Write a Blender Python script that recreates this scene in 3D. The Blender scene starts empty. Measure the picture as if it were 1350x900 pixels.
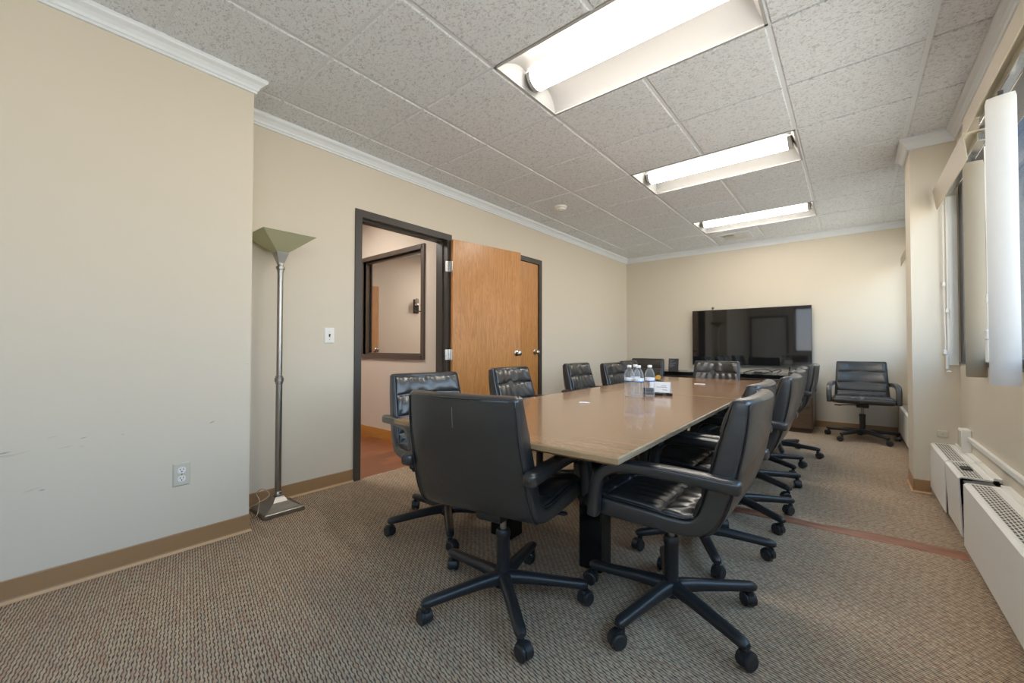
import bpy, bmesh, math, random
from mathutils import Vector, Matrix
random.seed(7)
S = bpy.context.scene
C = S.collection
PI = math.pi
R = math.radians

# ------------------------------------------------------------------ materials
class NT:
    def __init__(s, name):
        s.m = bpy.data.materials.new(name); s.m.use_nodes = True
        s.t = s.m.node_tree; s.t.nodes.clear()
        s.out = s.t.nodes.new('ShaderNodeOutputMaterial')
    def n(s, typ, ins=None, **kw):
        nd = s.t.nodes.new('ShaderNode' + typ)
        for k, v in kw.items(): setattr(nd, k, v)
        for k, v in (ins or {}).items():
            if isinstance(v, bpy.types.NodeSocket): s.t.links.new(v, nd.inputs[k])
            else: nd.inputs[k].default_value = v
        return nd
    def math(s, op, a, b=0.0, c=None, clamp=False):
        nd = s.n('Math', {0: a, 1: b}, operation=op, use_clamp=clamp)
        if c is not None:
            if isinstance(c, bpy.types.NodeSocket): s.t.links.new(c, nd.inputs[2])
            else: nd.inputs[2].default_value = c
        return nd.outputs[0]
    def mix(s, f, a, b, blend='MIX'):
        nd = s.n('Mix', data_type='RGBA', blend_type=blend)
        for i, v in ((0, f), (6, a), (7, b)):
            if isinstance(v, bpy.types.NodeSocket): s.t.links.new(v, nd.inputs[i])
            else: nd.inputs[i].default_value = v
        return nd.outputs[2]
    def ramp(s, f, stops):
        nd = s.n('ValToRGB', {0: f}); e = nd.color_ramp.elements
        while len(e) < len(stops): e.new(0.5)
        for i, (p, c) in enumerate(stops): e[i].position = p; e[i].color = c
        return nd.outputs[0]
    def pos(s): return s.n('NewGeometry').outputs['Position']
    def obj(s): return s.n('TexCoord').outputs['Object']
    def scale(s, v, sc, rot=(0, 0, 0)): return s.n('Mapping', {0: v, 'Scale': sc, 'Rotation': rot}).outputs[0]
    def noise(s, v, sc, det=3.0, rough=0.5, dist=0.0):
        return s.n('TexNoise', {'Vector': v, 'Scale': sc, 'Detail': det, 'Roughness': rough, 'Distortion': dist}).outputs[0]
    def bump(s, h, st, d=0.01): return s.n('Bump', {'Height': h, 'Strength': st, 'Distance': d}).outputs[0]
    def done(s, col, rough=0.5, normal=None, metal=0.0, spec=0.5, coat=0.0, coat_rough=0.1, **kw):
        b = s.n('BsdfPrincipled', {'Base Color': col, 'Roughness': rough, 'Metallic': metal, 'Specular IOR Level': spec,
                                   'Coat Weight': coat, 'Coat Roughness': coat_rough})
        for k, v in kw.items(): b.inputs[k].default_value = v
        if normal is not None: s.t.links.new(normal, b.inputs['Normal'])
        s.t.links.new(b.outputs[0], s.out.inputs[0]); return s.m

def lin(r, g, b):
    f = lambda c: (c/255/12.92) if c/255 <= .04045 else ((c/255+.055)/1.055)**2.4
    return (f(r), f(g), f(b), 1)

def plain(name, col, rough=0.5, metal=0.0, spec=0.5, bumpsc=None, bumpst=0.1, coat=0.0):
    t = NT(name); nrm = None
    v = t.obj()
    nz = t.noise(v, 40, 2)
    c = t.mix(t.math('MULTIPLY', nz, .12), col, (col[0]*.7, col[1]*.7, col[2]*.7, 1))
    if bumpsc: nrm = t.bump(t.noise(v, bumpsc, 3), bumpst, .002)
    return t.done(c, rough, nrm, metal, spec, coat)

M = {}
def wall_mat(name, col, marks=()):
    t = NT(name); p = t.pos()
    weave = t.math('ADD', t.noise(t.scale(p, (60, 60, 900)), 1, 2), t.noise(t.scale(p, (900, 900, 60)), 1, 2))
    big = t.noise(p, .9, 2)
    c = t.mix(big, (col[0]*.97, col[1]*.97, col[2]*.96, 1), col)
    c = t.mix(t.math('MULTIPLY', weave, .05), c, (col[0]*.8, col[1]*.8, col[2]*.8, 1))
    if marks:
        sep = t.n('SeparateXYZ', {0: p}); Y, Z = sep.outputs[1], sep.outputs[2]
        nz = t.noise(p, 60, 3, .7)
        tot = None
        for (y, z, ln, th, ang, st) in marks:
            dy = t.math('SUBTRACT', Y, y); dz = t.math('SUBTRACT', Z, z)
            ca, sa = math.cos(R(ang)), math.sin(R(ang))
            a = t.math('ADD', t.math('MULTIPLY', dy, ca/ln), t.math('MULTIPLY', dz, sa/ln))
            b = t.math('ADD', t.math('MULTIPLY', dy, -sa/th), t.math('MULTIPLY', dz, ca/th))
            d = t.math('ADD', t.math('MULTIPLY', a, a), t.math('MULTIPLY', b, b))
            k = t.math('MULTIPLY', t.math('SUBTRACT', 1.0, d, clamp=True), st)
            tot = k if tot is None else t.math('MAXIMUM', tot, k)
        tot = t.math('MULTIPLY', tot, t.math('MULTIPLY', nz, 1.5), clamp=True)
        c = t.mix(tot, c, (.16, .15, .14, 1))
    return t.done(c, .62, t.bump(weave, .12, .001), spec=.25)

WALLC = lin(214, 205, 189)
M['wall'] = wall_mat('wall_paint', WALLC)
M['wall_marked'] = wall_mat('wall_paint_scuffed', WALLC, [
    (.698, .642, .016, .0035, 20, .9), (.215, .637, .014, .0025, 12, .55), (.345, .632, .008, .003, 10, .4),
    (-.009, .612, .022, .004, 8, .8), (-.03, .598, .05, .002, 6, .7), (.095, .436, .012, .004, 4, .8), (.07, .445, .035, .004, 12, .25),
    (.12, .655, .02, .0015, 14, .4), (.02, .60, .05, .0018, 12, .45), (.16, .605, .03, .0015, 10, .4), (.21, .60, .012, .002, 0, .4), (.86, .95, .012, .0015, 0, .5)])
M['wall_hall'] = wall_mat('wall_paint_hall', lin(206, 193, 180))
M['crown'] = plain('crown_white', lin(228, 233, 237), .45)
M['white_paint'] = plain('white_enamel', lin(234, 233, 228), .4)
M['white_vane'] = plain('white_vinyl', lin(206, 203, 199), .5)
M['grey_vane'] = plain('grey_beige_vinyl', lin(140, 127, 107), .6, bumpsc=120, bumpst=.15)
M['valance'] = plain('valance_vinyl', lin(176, 165, 146), .5)
M['ivory'] = plain('ivory_plastic', lin(200, 197, 182), .35)
M['slot'] = plain('slot_dark', lin(40, 38, 34), .6)
M['white_plastic'] = plain('white_plastic', lin(232, 231, 226), .35)
M['dark_frame'] = plain('dark_bronze_paint', lin(66, 62, 58), .38)
M['hall_frame'] = plain('brown_frame_paint', lin(82, 70, 62), .4)
M['steel'] = plain('brushed_steel', (.55, .54, .52, 1), .25, 1.0)
M['nickel'] = plain('brushed_nickel', (.36, .345, .32, 1), .32, 1.0)
M['black_plastic'] = plain('black_plastic', (.022, .022, .024, 1), .42, bumpsc=300, bumpst=.05)
M['black_metal'] = plain('black_powdercoat', (.020, .021, .023, 1), .36, bumpsc=350, bumpst=.06)
M['gloss_black'] = plain('gloss_black', (.006, .006, .007, 1), .12)
M['black_matte'] = plain('black_matte', (.012, .012, .013, 1), .5)
M['charcoal'] = plain('charcoal_plastic', (.05, .05, .052, 1), .4)
M['yellow'] = plain('yellow_tape', lin(215, 165, 70), .4)
M['paper'] = plain('paper_white', lin(238, 236, 236), .6)
M['ink'] = plain('print_grey', lin(150, 152, 165), .6)
M['blue_label'] = plain('label_blue', lin(40, 95, 165), .4)
M['label_white'] = plain('label_white', lin(225, 228, 232), .4)
M['base_vinyl'] = plain('tan_cove_base', lin(158, 124, 88), .42)
M['base_toe'] = plain('tan_cove_toe', lin(196, 160, 120), .5)
M['radiator'] = plain('radiator_enamel', lin(238, 237, 232), .38)
M['fins'] = plain('radiator_core', lin(90, 92, 96), .35, .7)
M['cable'] = plain('black_cable', (.012, .012, .012, 1), .45)
M['clear_cord'] = plain('grey_clear_cord', lin(170, 160, 140), .25)
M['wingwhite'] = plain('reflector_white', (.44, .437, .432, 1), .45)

def mk_leather(name, scratch=False):
    t = NT(name); v = t.obj()
    w = t.noise(t.scale(v, (7, 7, 14)), 1, 3, .55, .8)
    g = t.n('TexVoronoi', {'Vector': v, 'Scale': 420.0}).outputs[0]
    h = t.math('ADD', t.math('MULTIPLY', w, 1.0), t.math('MULTIPLY', g, .05))
    c = t.mix(w, (.014, .014, .0145, 1), (.025, .0247, .0243, 1))
    if scratch:
        s = t.n('SeparateXYZ', {0: v})
        x = t.math('ABSOLUTE', t.math('SUBTRACT', s.outputs[0], t.math('ADD', t.math('MULTIPLY', t.noise(v, 25, 2), .006), -.018)))
        z = t.math('ABSOLUTE', t.math('SUBTRACT', s.outputs[2], .80))
        k = t.math('MULTIPLY', t.math('LESS_THAN', x, .0013), t.math('LESS_THAN', z, .036))
        yk = t.math('LESS_THAN', s.outputs[1], -.30)
        c = t.mix(t.math('MULTIPLY', t.math('MULTIPLY', k, yk), .55), c, (.35, .33, .30, 1))
    return t.done(c, t.math('ADD', .27, t.math('MULTIPLY', w, .12)), t.bump(h, .25, .01), spec=.8, coat=.35, coat_rough=.22)
M['leather'] = mk_leather('black_leather')
M['leather_scratch'] = mk_leather('black_leather_scratched', True)
M['piping'] = plain('black_leather_piping', (.02, .02, .021, 1), .3)

def mk_carpet():
    t = NT('woven_carpet'); p = t.pos()
    s = t.n('SeparateXYZ', {0: p})
    ca, sa = .976, .216
    q0 = t.math('ADD', t.math('MULTIPLY', s.outputs[0], ca), t.math('MULTIPLY', s.outputs[1], -sa))
    q1 = t.math('ADD', t.math('MULTIPLY', s.outputs[0], sa), t.math('MULTIPLY', s.outputs[1], ca))
    jit = t.math('MULTIPLY', t.noise(p, 60, 2), .006)
    u = t.math('DIVIDE', t.math('ADD', q1, jit), .0108)
    row = t.math('FLOOR', u); fu = t.math('FRACT', u)
    rnd = t.n('TexWhiteNoise', {'W': row}, noise_dimensions='1D').outputs[0]
    v = t.math('ADD', t.math('DIVIDE', q0, .040), t.math('ADD', t.math('MULTIPLY', row, .41), t.math('MULTIPLY', rnd, .22)))
    fv = t.math('FRACT', v)
    tri = lambda f: t.math('ABSOLUTE', t.math('SUBTRACT', t.math('MULTIPLY', f, 2.0), 1.0))
    a = tri(fu); b = tri(fv)
    gap = t.math('MULTIPLY', t.math('SUBTRACT', a, .36, clamp=True), 3.2, clamp=True)
    dash = t.math('MULTIPLY', t.math('SUBTRACT', .84, b, clamp=True), 2.6, clamp=True)
    dark = t.math('MULTIPLY', t.math('MULTIPLY', gap, dash), t.math('ADD', .55, t.math('MULTIPLY', t.noise(p, 75, 2), .8)), clamp=True)
    cell = t.n('TexWhiteNoise', {0: t.n('CombineXYZ', {0: t.math('FLOOR', v), 1: row}).outputs[0]}, noise_dimensions='3D').outputs[0]
    tan = t.ramp(cell, [(0, lin(196, 172, 142)), (.35, lin(214, 190, 160)), (.7, lin(200, 174, 146)), (.88, lin(194, 160, 134)), (1, lin(190, 176, 154))])
    drk = t.ramp(cell, [(0, lin(36, 34, 35)), (.6, lin(50, 45, 42)), (.85, lin(84, 60, 50)), (1, lin(48, 48, 50))])
    fine = t.noise(p, 500, 2)
    c = t.mix(dark, tan, drk)
    c = t.mix(t.math('MULTIPLY', fine, .35), c, (.10, .085, .07, 1))
    wear = t.noise(p, 1.3, 3)
    c = t.mix(t.math('MULTIPLY', wear, .22), c, (.30, .25, .21, 1))
    h = t.math('SUBTRACT', 1.0, dark)
    return t.done(c, .95, t.bump(t.math('ADD', h, t.math('MULTIPLY', fine, .4)), .6, .006), spec=.08)
M['carpet'] = mk_carpet()

def mk_wood(name, c1, c2, axis, rough, coat=0.0, fig=1.0, scale=1.0, coat_rough=.08, spec=.5):
    t = NT(name); v = t.obj()
    sc = [14*scale]*3; sc[axis] = 1.1*scale
    sf = [160*scale]*3; sf[axis] = 5*scale
    w = t.noise(t.scale(v, tuple(sc)), 1, 4, .6, 1.2*fig)
    rings = t.math('FRACT', t.math('MULTIPLY', w, 7.0))
    tri = t.math('ABSOLUTE', t.math('SUBTRACT', t.math('MULTIPLY', rings, 2.0), 1.0))
    f = t.noise(t.scale(v, tuple(sf)), 1, 2, .6)
    k = t.math('ADD', t.math('MULTIPLY', tri, .45), t.math('MULTIPLY', f, .6), clamp=True)
    c = t.mix(k, c1, c2)
    return t.done(c, rough, t.bump(f, .04, .002), coat=coat, coat_rough=coat_rough, spec=spec)
M['oak'] = mk_wood('honey_oak_veneer', lin(156, 100, 46), lin(208, 150, 88), 2, .36, .45, 1.6, .8, .22)
M['table'] = mk_wood('cherry_table_veneer', lin(132, 96, 66), lin(160, 122, 90), 0, .2, .3, .4, .7, .05)
M['table_edge'] = mk_wood('table_edge_wood', lin(140, 110, 76), lin(182, 152, 114), 0, .3, .2)
M['table_edge_side'] = mk_wood('table_side_edge_wood', lin(120, 100, 76), lin(176, 156, 128), 1, .22, .4)
M['credenza'] = mk_wood('dark_walnut', lin(72, 56, 42), lin(98, 78, 60), 0, .35)
M['hall_base'] = mk_wood('orange_oak_base', lin(168, 112, 48), lin(196, 140, 70), 0, .35)
M['threshold'] = mk_wood('red_wood_strip', lin(100, 60, 44), lin(172, 116, 90), 0, .45)

def mk_planks():
    t = NT('hall_wood_planks'); p = t.pos()
    s = t.n('SeparateXYZ', {0: p})
    r = t.math('FLOOR', t.math('DIVIDE', s.outputs[0], .09))
    rn = t.n('TexWhiteNoise', {'W': r}, noise_dimensions='1D').outputs[0]
    l = t.math('FLOOR', t.math('DIVIDE', t.math('ADD', s.outputs[1], rn), .45))
    cell = t.n('TexWhiteNoise', {0: t.n('CombineXYZ', {0: r, 1: l}).outputs[0]}, noise_dimensions='3D').outputs[0]
    g = t.noise(t.scale(p, (60, 6, 1)), 1, 3)
    c = t.ramp(t.math('ADD', t.math('MULTIPLY', cell, .6), t.math('MULTIPLY', g, .4)), [(0, lin(92, 50, 30)), (.5, lin(128, 74, 44)), (1, lin(164, 102, 62))])
    return t.done(c, .28)
M['planks'] = mk_planks()

def mk_tile():
    t = NT('fissured_ceiling_tile'); p = t.pos()
    n1 = t.noise(t.scale(p, (46, 70, 46), (0, 0, .5)), 1, 3, .55, 1.4)
    n2 = t.noise(p, 260, 2, .6)
    pit = t.math('MULTIPLY', t.math('SUBTRACT', .47, n1, clamp=True), 9.0, clamp=True)
    h = t.math('ADD', t.math('MULTIPLY', n1, 1.0), t.math('MULTIPLY', n2, .35))
    c = t.mix(t.math('MULTIPLY', pit, .5), lin(238, 242, 247), lin(156, 159, 163))
    return t.done(c, .9, t.bump(h, .8, .015), spec=.1)
M['tile'] = mk_tile()
M['tee'] = plain('ceiling_tee_white', lin(222, 226, 231), .5)

def mk_grille():
    t = NT('perforated_grille'); p = t.pos()
    s = t.n('SeparateXYZ', {0: p})
    a = t.math('DIVIDE', s.outputs[0], .0128); row = t.math('FLOOR', a)
    b = t.math('ADD', t.math('DIVIDE', s.outputs[1], .034), t.math('MULTIPLY', row, .5))
    fa = t.math('ABSOLUTE', t.math('SUBTRACT', t.math('FRACT', a), .5)); fb = t.math('ABSOLUTE', t.math('SUBTRACT', t.math('FRACT', b), .5))
    k = t.math('MULTIPLY', t.math('LESS_THAN', fa, .31), t.math('LESS_THAN', fb, .36))
    c = t.mix(k, lin(214, 213, 208), lin(46, 45, 44))
    return t.done(c, .45, t.bump(t.math('SUBTRACT', 1.0, k), .5, .003))
M['grille'] = mk_grille()

def mk_emit(name, col, st):
    t = NT(name); e = t.n('Emission', {'Color': col, 'Strength': st}); t.t.links.new(e.outputs[0], t.out.inputs[0]); return t.m
LAMP = 23.0
def mk_lens():
    # ribbed wrap lens: bright underneath, dim on the flanks that face the reflector
    t = NT('lit_lens'); n = t.n('SeparateXYZ', {0: t.n('NewGeometry').outputs['Normal']}).outputs[2]
    d = t.math('ABSOLUTE', n)
    k = t.math('POWER', d, 1.6)
    e = t.n('Emission', {'Color': (1, .93, .83, 1), 'Strength': t.math('ADD', 1.5, t.math('MULTIPLY', k, LAMP))})
    t.t.links.new(e.outputs[0], t.out.inputs[0]); return t.m
M['lens'] = mk_lens()
M['hall_lens'] = mk_emit('lit_hall_panel', (1, .94, .86, 1), 19.0)

def mk_glass(name, tint, gl=.35):
    t = NT(name)
    tr = t.n('BsdfTransparent', {0: tint}); g = t.n('BsdfGlossy', {'Color': (1, 1, 1, 1), 'Roughness': .02})
    fc = t.n('LayerWeight', {'Blend': .5}).outputs['Facing']
    f = t.math('ADD', .04, t.math('MULTIPLY', t.math('POWER', fc, 5.0), .9))
    m = t.n('MixShader', {0: t.math('MULTIPLY', f, gl, clamp=True), 1: tr.outputs[0], 2: g.outputs[0]})
    t.t.links.new(m.outputs[0], t.out.inputs[0]); return t.m
M['glass'] = mk_glass('window_glass', (.78, .80, .80, 1), .5)
M['glass_tinted'] = mk_glass('tinted_window_glass', (.56, .58, .60, 1), .5)
M['inner_glass'] = mk_glass('interior_glass', (.93, .94, .93, 1), 1.0)
def mk_bottle():
    t = NT('clear_bottle'); fc = t.n('LayerWeight', {'Blend': .5}).outputs['Facing']
    f = t.math('ADD', .07, t.math('MULTIPLY', t.math('POWER', fc, 2.2), .65), clamp=True)
    g = t.n('BsdfPrincipled', {'Base Color': (.80, .84, .88, 1), 'Roughness': .08, 'Specular IOR Level': .9})
    m = t.n('MixShader', {0: f, 1: t.n('BsdfTransparent', {0: (.97, .98, .99, 1)}).outputs[0], 2: g.outputs[0]})
    t.t.links.new(m.outputs[0], t.out.inputs[0]); return t.m
M['bottle'] = mk_bottle()
def mk_frost():
    t = NT('frosted_shade_glass')
    d = t.n('BsdfDiffuse', {0: lin(205, 205, 176)}); tl = t.n('BsdfTranslucent', {0: lin(205, 208, 178)})
    m = t.n('MixShader', {0: .45, 1: d.outputs[0], 2: tl.outputs[0]})
    g = t.n('BsdfGlossy', {'Roughness': .3}); m2 = t.n('MixShader', {0: .05, 1: m.outputs[0], 2: g.outputs[0]})
    t.t.links.new(m2.outputs[0], t.out.inputs[0]); return t.m
M['frost'] = mk_frost()
M['screen'] = plain('tv_screen', (.010, .010, .011, 1), .04, spec=.9)
M['outside'] = plain('dark_backdrop', (.012, .018, .03, 1), .25)

# ------------------------------------------------------------------ mesh helpers
def obj(name, bm, mat, parent=None, smooth=False, bevel=0, auto=None):
    me = bpy.data.meshes.new(name)
    bmesh.ops.recalc_face_normals(bm, faces=bm.faces)
    if smooth:
        for f in bm.faces: f.smooth = True
        if auto:
            for e in bm.edges:
                if len(e.link_faces) == 2 and e.calc_face_angle(0) > R(auto): e.smooth = False
    bm.to_mesh(me); bm.free()
    for m in (mat if isinstance(mat, (list, tuple)) else [mat]): me.materials.append(M[m])
    o = bpy.data.objects.new(name, me); C.objects.link(o)
    if parent: o.parent = parent
    if bevel:
        b = o.modifiers.new('bevel', 'BEVEL'); b.width = bevel; b.segments = 2; b.limit_method = 'ANGLE'; b.angle_limit = R(40)
    return o
def tag(o, label, cat, group=None):
    o['label'] = label; o['category'] = cat
    if group: o['group'] = group
    return o
def thing(name, label, cat, loc=(0, 0, 0), rz=0, group=None):
    o = bpy.data.objects.new(name, None); C.objects.link(o); o.location = loc; o.rotation_euler = (0, 0, rz)
    o.empty_display_size = .1
    return tag(o, label, cat, group)
def struct(name, bm, mat, **kw):
    o = obj(name, bm, mat, **kw); o['kind'] = 'structure'; return o
def B(): return bmesh.new()
def box(bm, x0, y0, z0, x1, y1, z1, mi=0):
    vs = [bm.verts.new((x, y, z)) for x in (x0, x1) for y in (y0, y1) for z in (z0, z1)]
    for q in ((0, 1, 3, 2), (4, 6, 7, 5), (0, 4, 5, 1), (2, 3, 7, 6), (0, 2, 6, 4), (1, 5, 7, 3)):
        f = bm.faces.new([vs[i] for i in q]); f.material_index = mi
    return vs
def bx(*a): bm = B(); box(bm, *a); return bm
def loft(bm, rings, cap=True, close=True, mi=0):
    R_ = [[bm.verts.new(p) for p in r] for r in rings]
    n = len(R_[0])
    for a, b in zip(R_, R_[1:]):
        for i in range(n if close else n-1):
            j = (i+1) % n
            f = bm.faces.new((a[i], a[j], b[j], b[i])); f.material_index = mi
    if cap:
        for r in (R_[0], R_[-1]):
            f = bm.faces.new(r); f.material_index = mi
    return R_
def lathe(bm, prof, n=24, at=(0, 0, 0), axis='z', mi=0, cap=True):
    rings = []
    for r, h in prof:
        ring = []
        for i in range(n):
            a = 2*PI*i/n; c, s = r*math.cos(a), r*math.sin(a)
            p = {'z': (c, s, h), 'x': (h, c, s), 'y': (s, h, c)}[axis]
            ring.append((p[0]+at[0], p[1]+at[1], p[2]+at[2]))
        rings.append(ring)
    loft(bm, rings, cap, True, mi)
def tube(bm, pts, rad, n=10, mi=0, cap=True):
    pts = [Vector(p) for p in pts]
    rads = rad if isinstance(rad, (list, tuple)) else [rad]*len(pts)
    rings = []; prev = None
    for i, p in enumerate(pts):
        t = (pts[min(i+1, len(pts)-1)] - pts[max(i-1, 0)]).normalized()
        if prev is None:
            u = t.orthogonal().normalized()
        else:
            u = (prev - t*prev.dot(t)).normalized()
        prev = u; w = t.cross(u)
        rings.append([p + (u*math.cos(2*PI*k/n) + w*math.sin(2*PI*k/n))*rads[i] for k in range(n)])
    loft(bm, rings, cap, True, mi)
def spline(pts, k=6):
    P = [Vector(p) for p in pts]; out = []
    P = [P[0]*2-P[1]] + P + [P[-1]*2-P[-2]]
    for i in range(1, len(P)-2):
        a, b, c, d = P[i-1:i+3]
        for j in range(k):
            t = j/k
            out.append(.5*((2*b) + (c-a)*t + (2*a-5*b+4*c-d)*t*t + (3*b-a-3*c+d)*t**3))
    out.append(P[-2]); return out
def superell(a, b, e=4.0, n=24):
    out = []
    for i in range(n):
        th = 2*PI*(i+.5)/n; c, s = math.cos(th), math.sin(th)
        out.append((a*math.copysign(abs(c)**(2/e), c), b*math.copysign(abs(s)**(2/e), s)))
    return out
def prism(bm, prof, axis, a, b, mi=0):
    """extrude a 2D profile along an axis: axis 'y' -> profile (x,z); 'x' -> (y,z)"""
    f = (lambda p, h: (p[0], h, p[1])) if axis == 'y' else (lambda p, h: (h, p[0], p[1])) if axis == 'x' else (lambda p, h: (p[0], p[1], h))
    loft(bm, [[f(p, a) for p in prof], [f(p, b) for p in prof]], True, True, mi)

# ------------------------------------------------------------------ room dimensions
XL, XN, XR = -3.02, -2.66, .58          # recessed left wall, near left wall, window wall
YN, YB, YF = .878, 6.81, -1.9           # end of near wall, back wall, wall behind the viewpoint
H = 2.595
PX0, PY0, PY1 = .34, 4.21, 4.56         # pier
SILL, HEAD = .945, 2.32
D1A, D1B, DH = 1.774, 2.672, 2.088      # door opening
D2A, D2B = 3.44, 4.192

bm = B(); box(bm, XL-.02, YF, -.05, XR+.1, YB, 0)
struct('floor', bm, 'carpet')
# ceiling: tiles and tees
bm = B()
ys = [1.677+.6096*k for k in range(-7, 10)]; xs = [-1.515+.6096*k for k in range(-4, 6)]
lights = [(-.146-.0, 0)]
LY = [1.677+.6096*k for k in (-3, 0, 3, 6)]
def in_light(xa, ya):
    return any(abs(ya-l) < .01 for l in LY[1:]) and -1.53 < xa < -.35
for xa in xs:
    for ya in ys:
        x0, x1, y0, y1 = xa+.011, min(xa+.5986, XR), ya+.007, min(ya+.6026, YB)
        x0 = max(x0, XL); y0 = max(y0, YF)
        
        if x1-x0 < .02 or y1-y0 < .02 or in_light(xa, ya): continue
        e = .006; zb = H-.007
        a = [(x0, y0, H+.01), (x1, y0, H+.01), (x1, y1, H+.01), (x0, y1, H+.01)]
        b = [(x0, y0, zb+e*.6), (x1, y0, zb+e*.6), (x1, y1, zb+e*.6), (x0, y1, zb+e*.6)]
        c = [(x0+e, y0+e, zb), (x1-e, y0+e, zb), (x1-e, y1-e, zb), (x0+e, y1-e, zb)]
        loft(bm, [a, b, c])
for ya in ys:
    for (x0, x1) in ((XL, -1.515), (-1.515, -.296), (-.296, XR)):
        w = .012
        if ya-w > YF and ya+w < YB: box(bm, x0, ya-w, H-.0015 if x1 < -1 else H+.008, x1, ya+w, H+.012, 1)
for xa in xs:
    if not XL < xa < XR: continue
    segs = [(YF, YB)]
    if abs(xa+.9054) < .02:
        segs = []; y = YF
        for l in LY: segs.append((y, l)); y = l+.6096
        segs.append((y, YB))
    for (y0, y1) in segs: box(bm, xa-.012, y0, H-.002, xa+.012, y1, H+.012, 1)
for i, l in enumerate([None]+LY):           # solid deck above the tiles, open where the troffers sit
    y0 = YF if i == 0 else LY[i-1]+.6096
    y1 = LY[i] if i < len(LY) else YB
    box(bm, -1.515, y0, H+.011, -.296, y1, H+.16, 1)
box(bm, XL-.15, YF, H+.011, -1.515, YB, H+.16, 1); box(bm, -.296, YF, H+.011, XR+.3, YB, H+.16, 1)
for l in LY: box(bm, -1.515, l, H+.13, -.296, l+.6096, H+.16, 1)
struct('ceiling', bm, ['tile', 'tee'])

# walls
T = .14
bm = B()
box(bm, XL-T, YN-.3, 0, XL, D1A-.03, H+.02); box(bm, XL-T, D1B+.03, 0, XL, D2A-.03, H+.02); box(bm, XL-T, D2B+.03, 0, XL, YB+T, H+.02)
box(bm, XL-T, D1A-.03, DH+.03, XL, D1B+.03, H+.02); box(bm, XL-T, D2A-.03, DH+.03, XL, D2B+.03, H+.02)
struct('wall_left', bm, 'wall')
struct('wall_left_near', bx(XL-.3, YF, 0, XN, YN, H+.02), 'wall_marked')
struct('wall_back', bx(XL-T, YB, 0, XR+.4, YB+T, H+.02), 'wall')
bm = B()
W1A, W1B = -1.5, 4.205; W2A, W2B = 4.62, 6.74
box(bm, XR, YF, 0, XR+.16, YB, SILL); box(bm, XR, YF, HEAD, XR+.16, YB, H+.02)
box(bm, XR, YF, SILL, XR+.16, W1A, HEAD); box(bm, XR, W1B, SILL, XR+.16, W2A, HEAD); box(bm, XR, W2B, SILL, XR+.16, YB, HEAD)
struct('wall_right', bm, 'wall')
struct('wall_pier', bx(PX0, PY0, 0, XR+.02, PY1, H+.02), 'wall')
DFX0, DFX1 = -2.58, -1.52
F4A, F4B = -1.38, .46
bm = B(); box(bm, XL-.3, YF-T, 0, DFX0, YF, H+.02); box(bm, DFX1, YF-T, 0, F4A, YF, H+.02); box(bm, F4B, YF-T, 0, XR+.3, YF, H+.02); box(bm, F4A, YF-T, 0, F4B, YF, SILL); box(bm, F4A, YF-T, HEAD, F4B, YF, H+.02); box(bm, DFX0, YF-T, 2.03, DFX1, YF, H+.02)
struct('wall_front', bm, 'wall')

# crown moulding
CP = [(0, 0), (.012, 0), (.012, .012), (.018, .016), (.022, .030), (.034, .046), (.052, .058), (.056, .066), (.056, .082), (0, .082)]
def crown(name, segs):
    bm = B()
    for (a, b, nrm, ea, eb) in segs:      # a,b corner points; nrm into room; ea/eb mitre direction (+1 extends, -1 retracts)
        a = Vector(a); b = Vector(b); t = (b-a).normalized(); nrm = Vector(nrm)
        r = []
        for (q, e) in ((a, -ea), (b, eb)):
            r.append([(q.x+nrm.x*d+t.x*e*d, q.y+nrm.y*d+t.y*e*d, H-.085+h) for d, h in CP])
        loft(bm, r)
    return struct(name, bm, 'crown')
crown('trim_1', [((XN, YF), (XN, YN), (1, 0), -1, 1), ((XN, YN), (XL, YN), (0, 1), 1, -1), ((XL, YN), (XL, YB), (1, 0), -1, -1),
                 ((XL, YB), (XR, YB), (0, -1), -1, -1), ((XR, YB), (XR, PY1), (-1, 0), -1, -1), ((XR, PY1), (PX0, PY1), (0, 1), -1, 1),
                 ((PX0, PY1), (PX0, PY0), (-1, 0), 1, 1), ((PX0, PY0), (XR, PY0), (0, -1), 1, -1), ((XR, PY0), (XR, YF), (-1, 0), -1, -1),
                 ((XR, YF), (XN, YF), (0, 1), -1, -1)])
# cove base
BP = [(0, 0), (.014, 0), (.013, .004), (.006, .012), (.004, .018), (.004, .092), (.002, .096), (0, .096)]
def base(name, segs):
    bm = B()
    for (a, b, nrm, ea, eb) in segs:
        a = Vector(a); b = Vector(b); t = (b-a).normalized(); nrm = Vector(nrm); r = []
        for (q, e) in ((a, -ea), (b, eb)):
            r.append([(q.x+nrm.x*d+t.x*e*d, q.y+nrm.y*d+t.y*e*d, .001+h) for d, h in BP])
        rr = loft(bm, r)
        bm.faces.ensure_lookup_table()
    for f in bm.faces:
        if f.calc_center_median().z < .0145 and len(f.verts) == 4: f.material_index = 1
    return struct(name, bm, ['base_vinyl', 'base_toe'])
base('baseboard_left', [((XN, YF), (XN, YN), (1, 0), 0, 1), ((XN, YN), (XL, YN), (0, 1), 1, -1), ((XL, YN), (XL, D1A-.057), (1, 0), -1, 0),
                        ((XL, D1B+.057), (XL, D2A-.057), (1, 0), 0, 0), ((XL, D2B+.057), (XL, YB), (1, 0), 0, -1)])
base('baseboard_back', [((XL, YB), (.42, YB), (0, -1), -1, 0)])
base('baseboard_pier', [((PX0, PY1), (PX0, PY0), (-1, 0), 0, 1), ((PX0, PY0), (.43, PY0), (0, -1), 1, 0)])
base('baseboard_front', [((DFX1+.06, YF), (.4, YF), (0, 1), 0, 0)])

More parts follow.
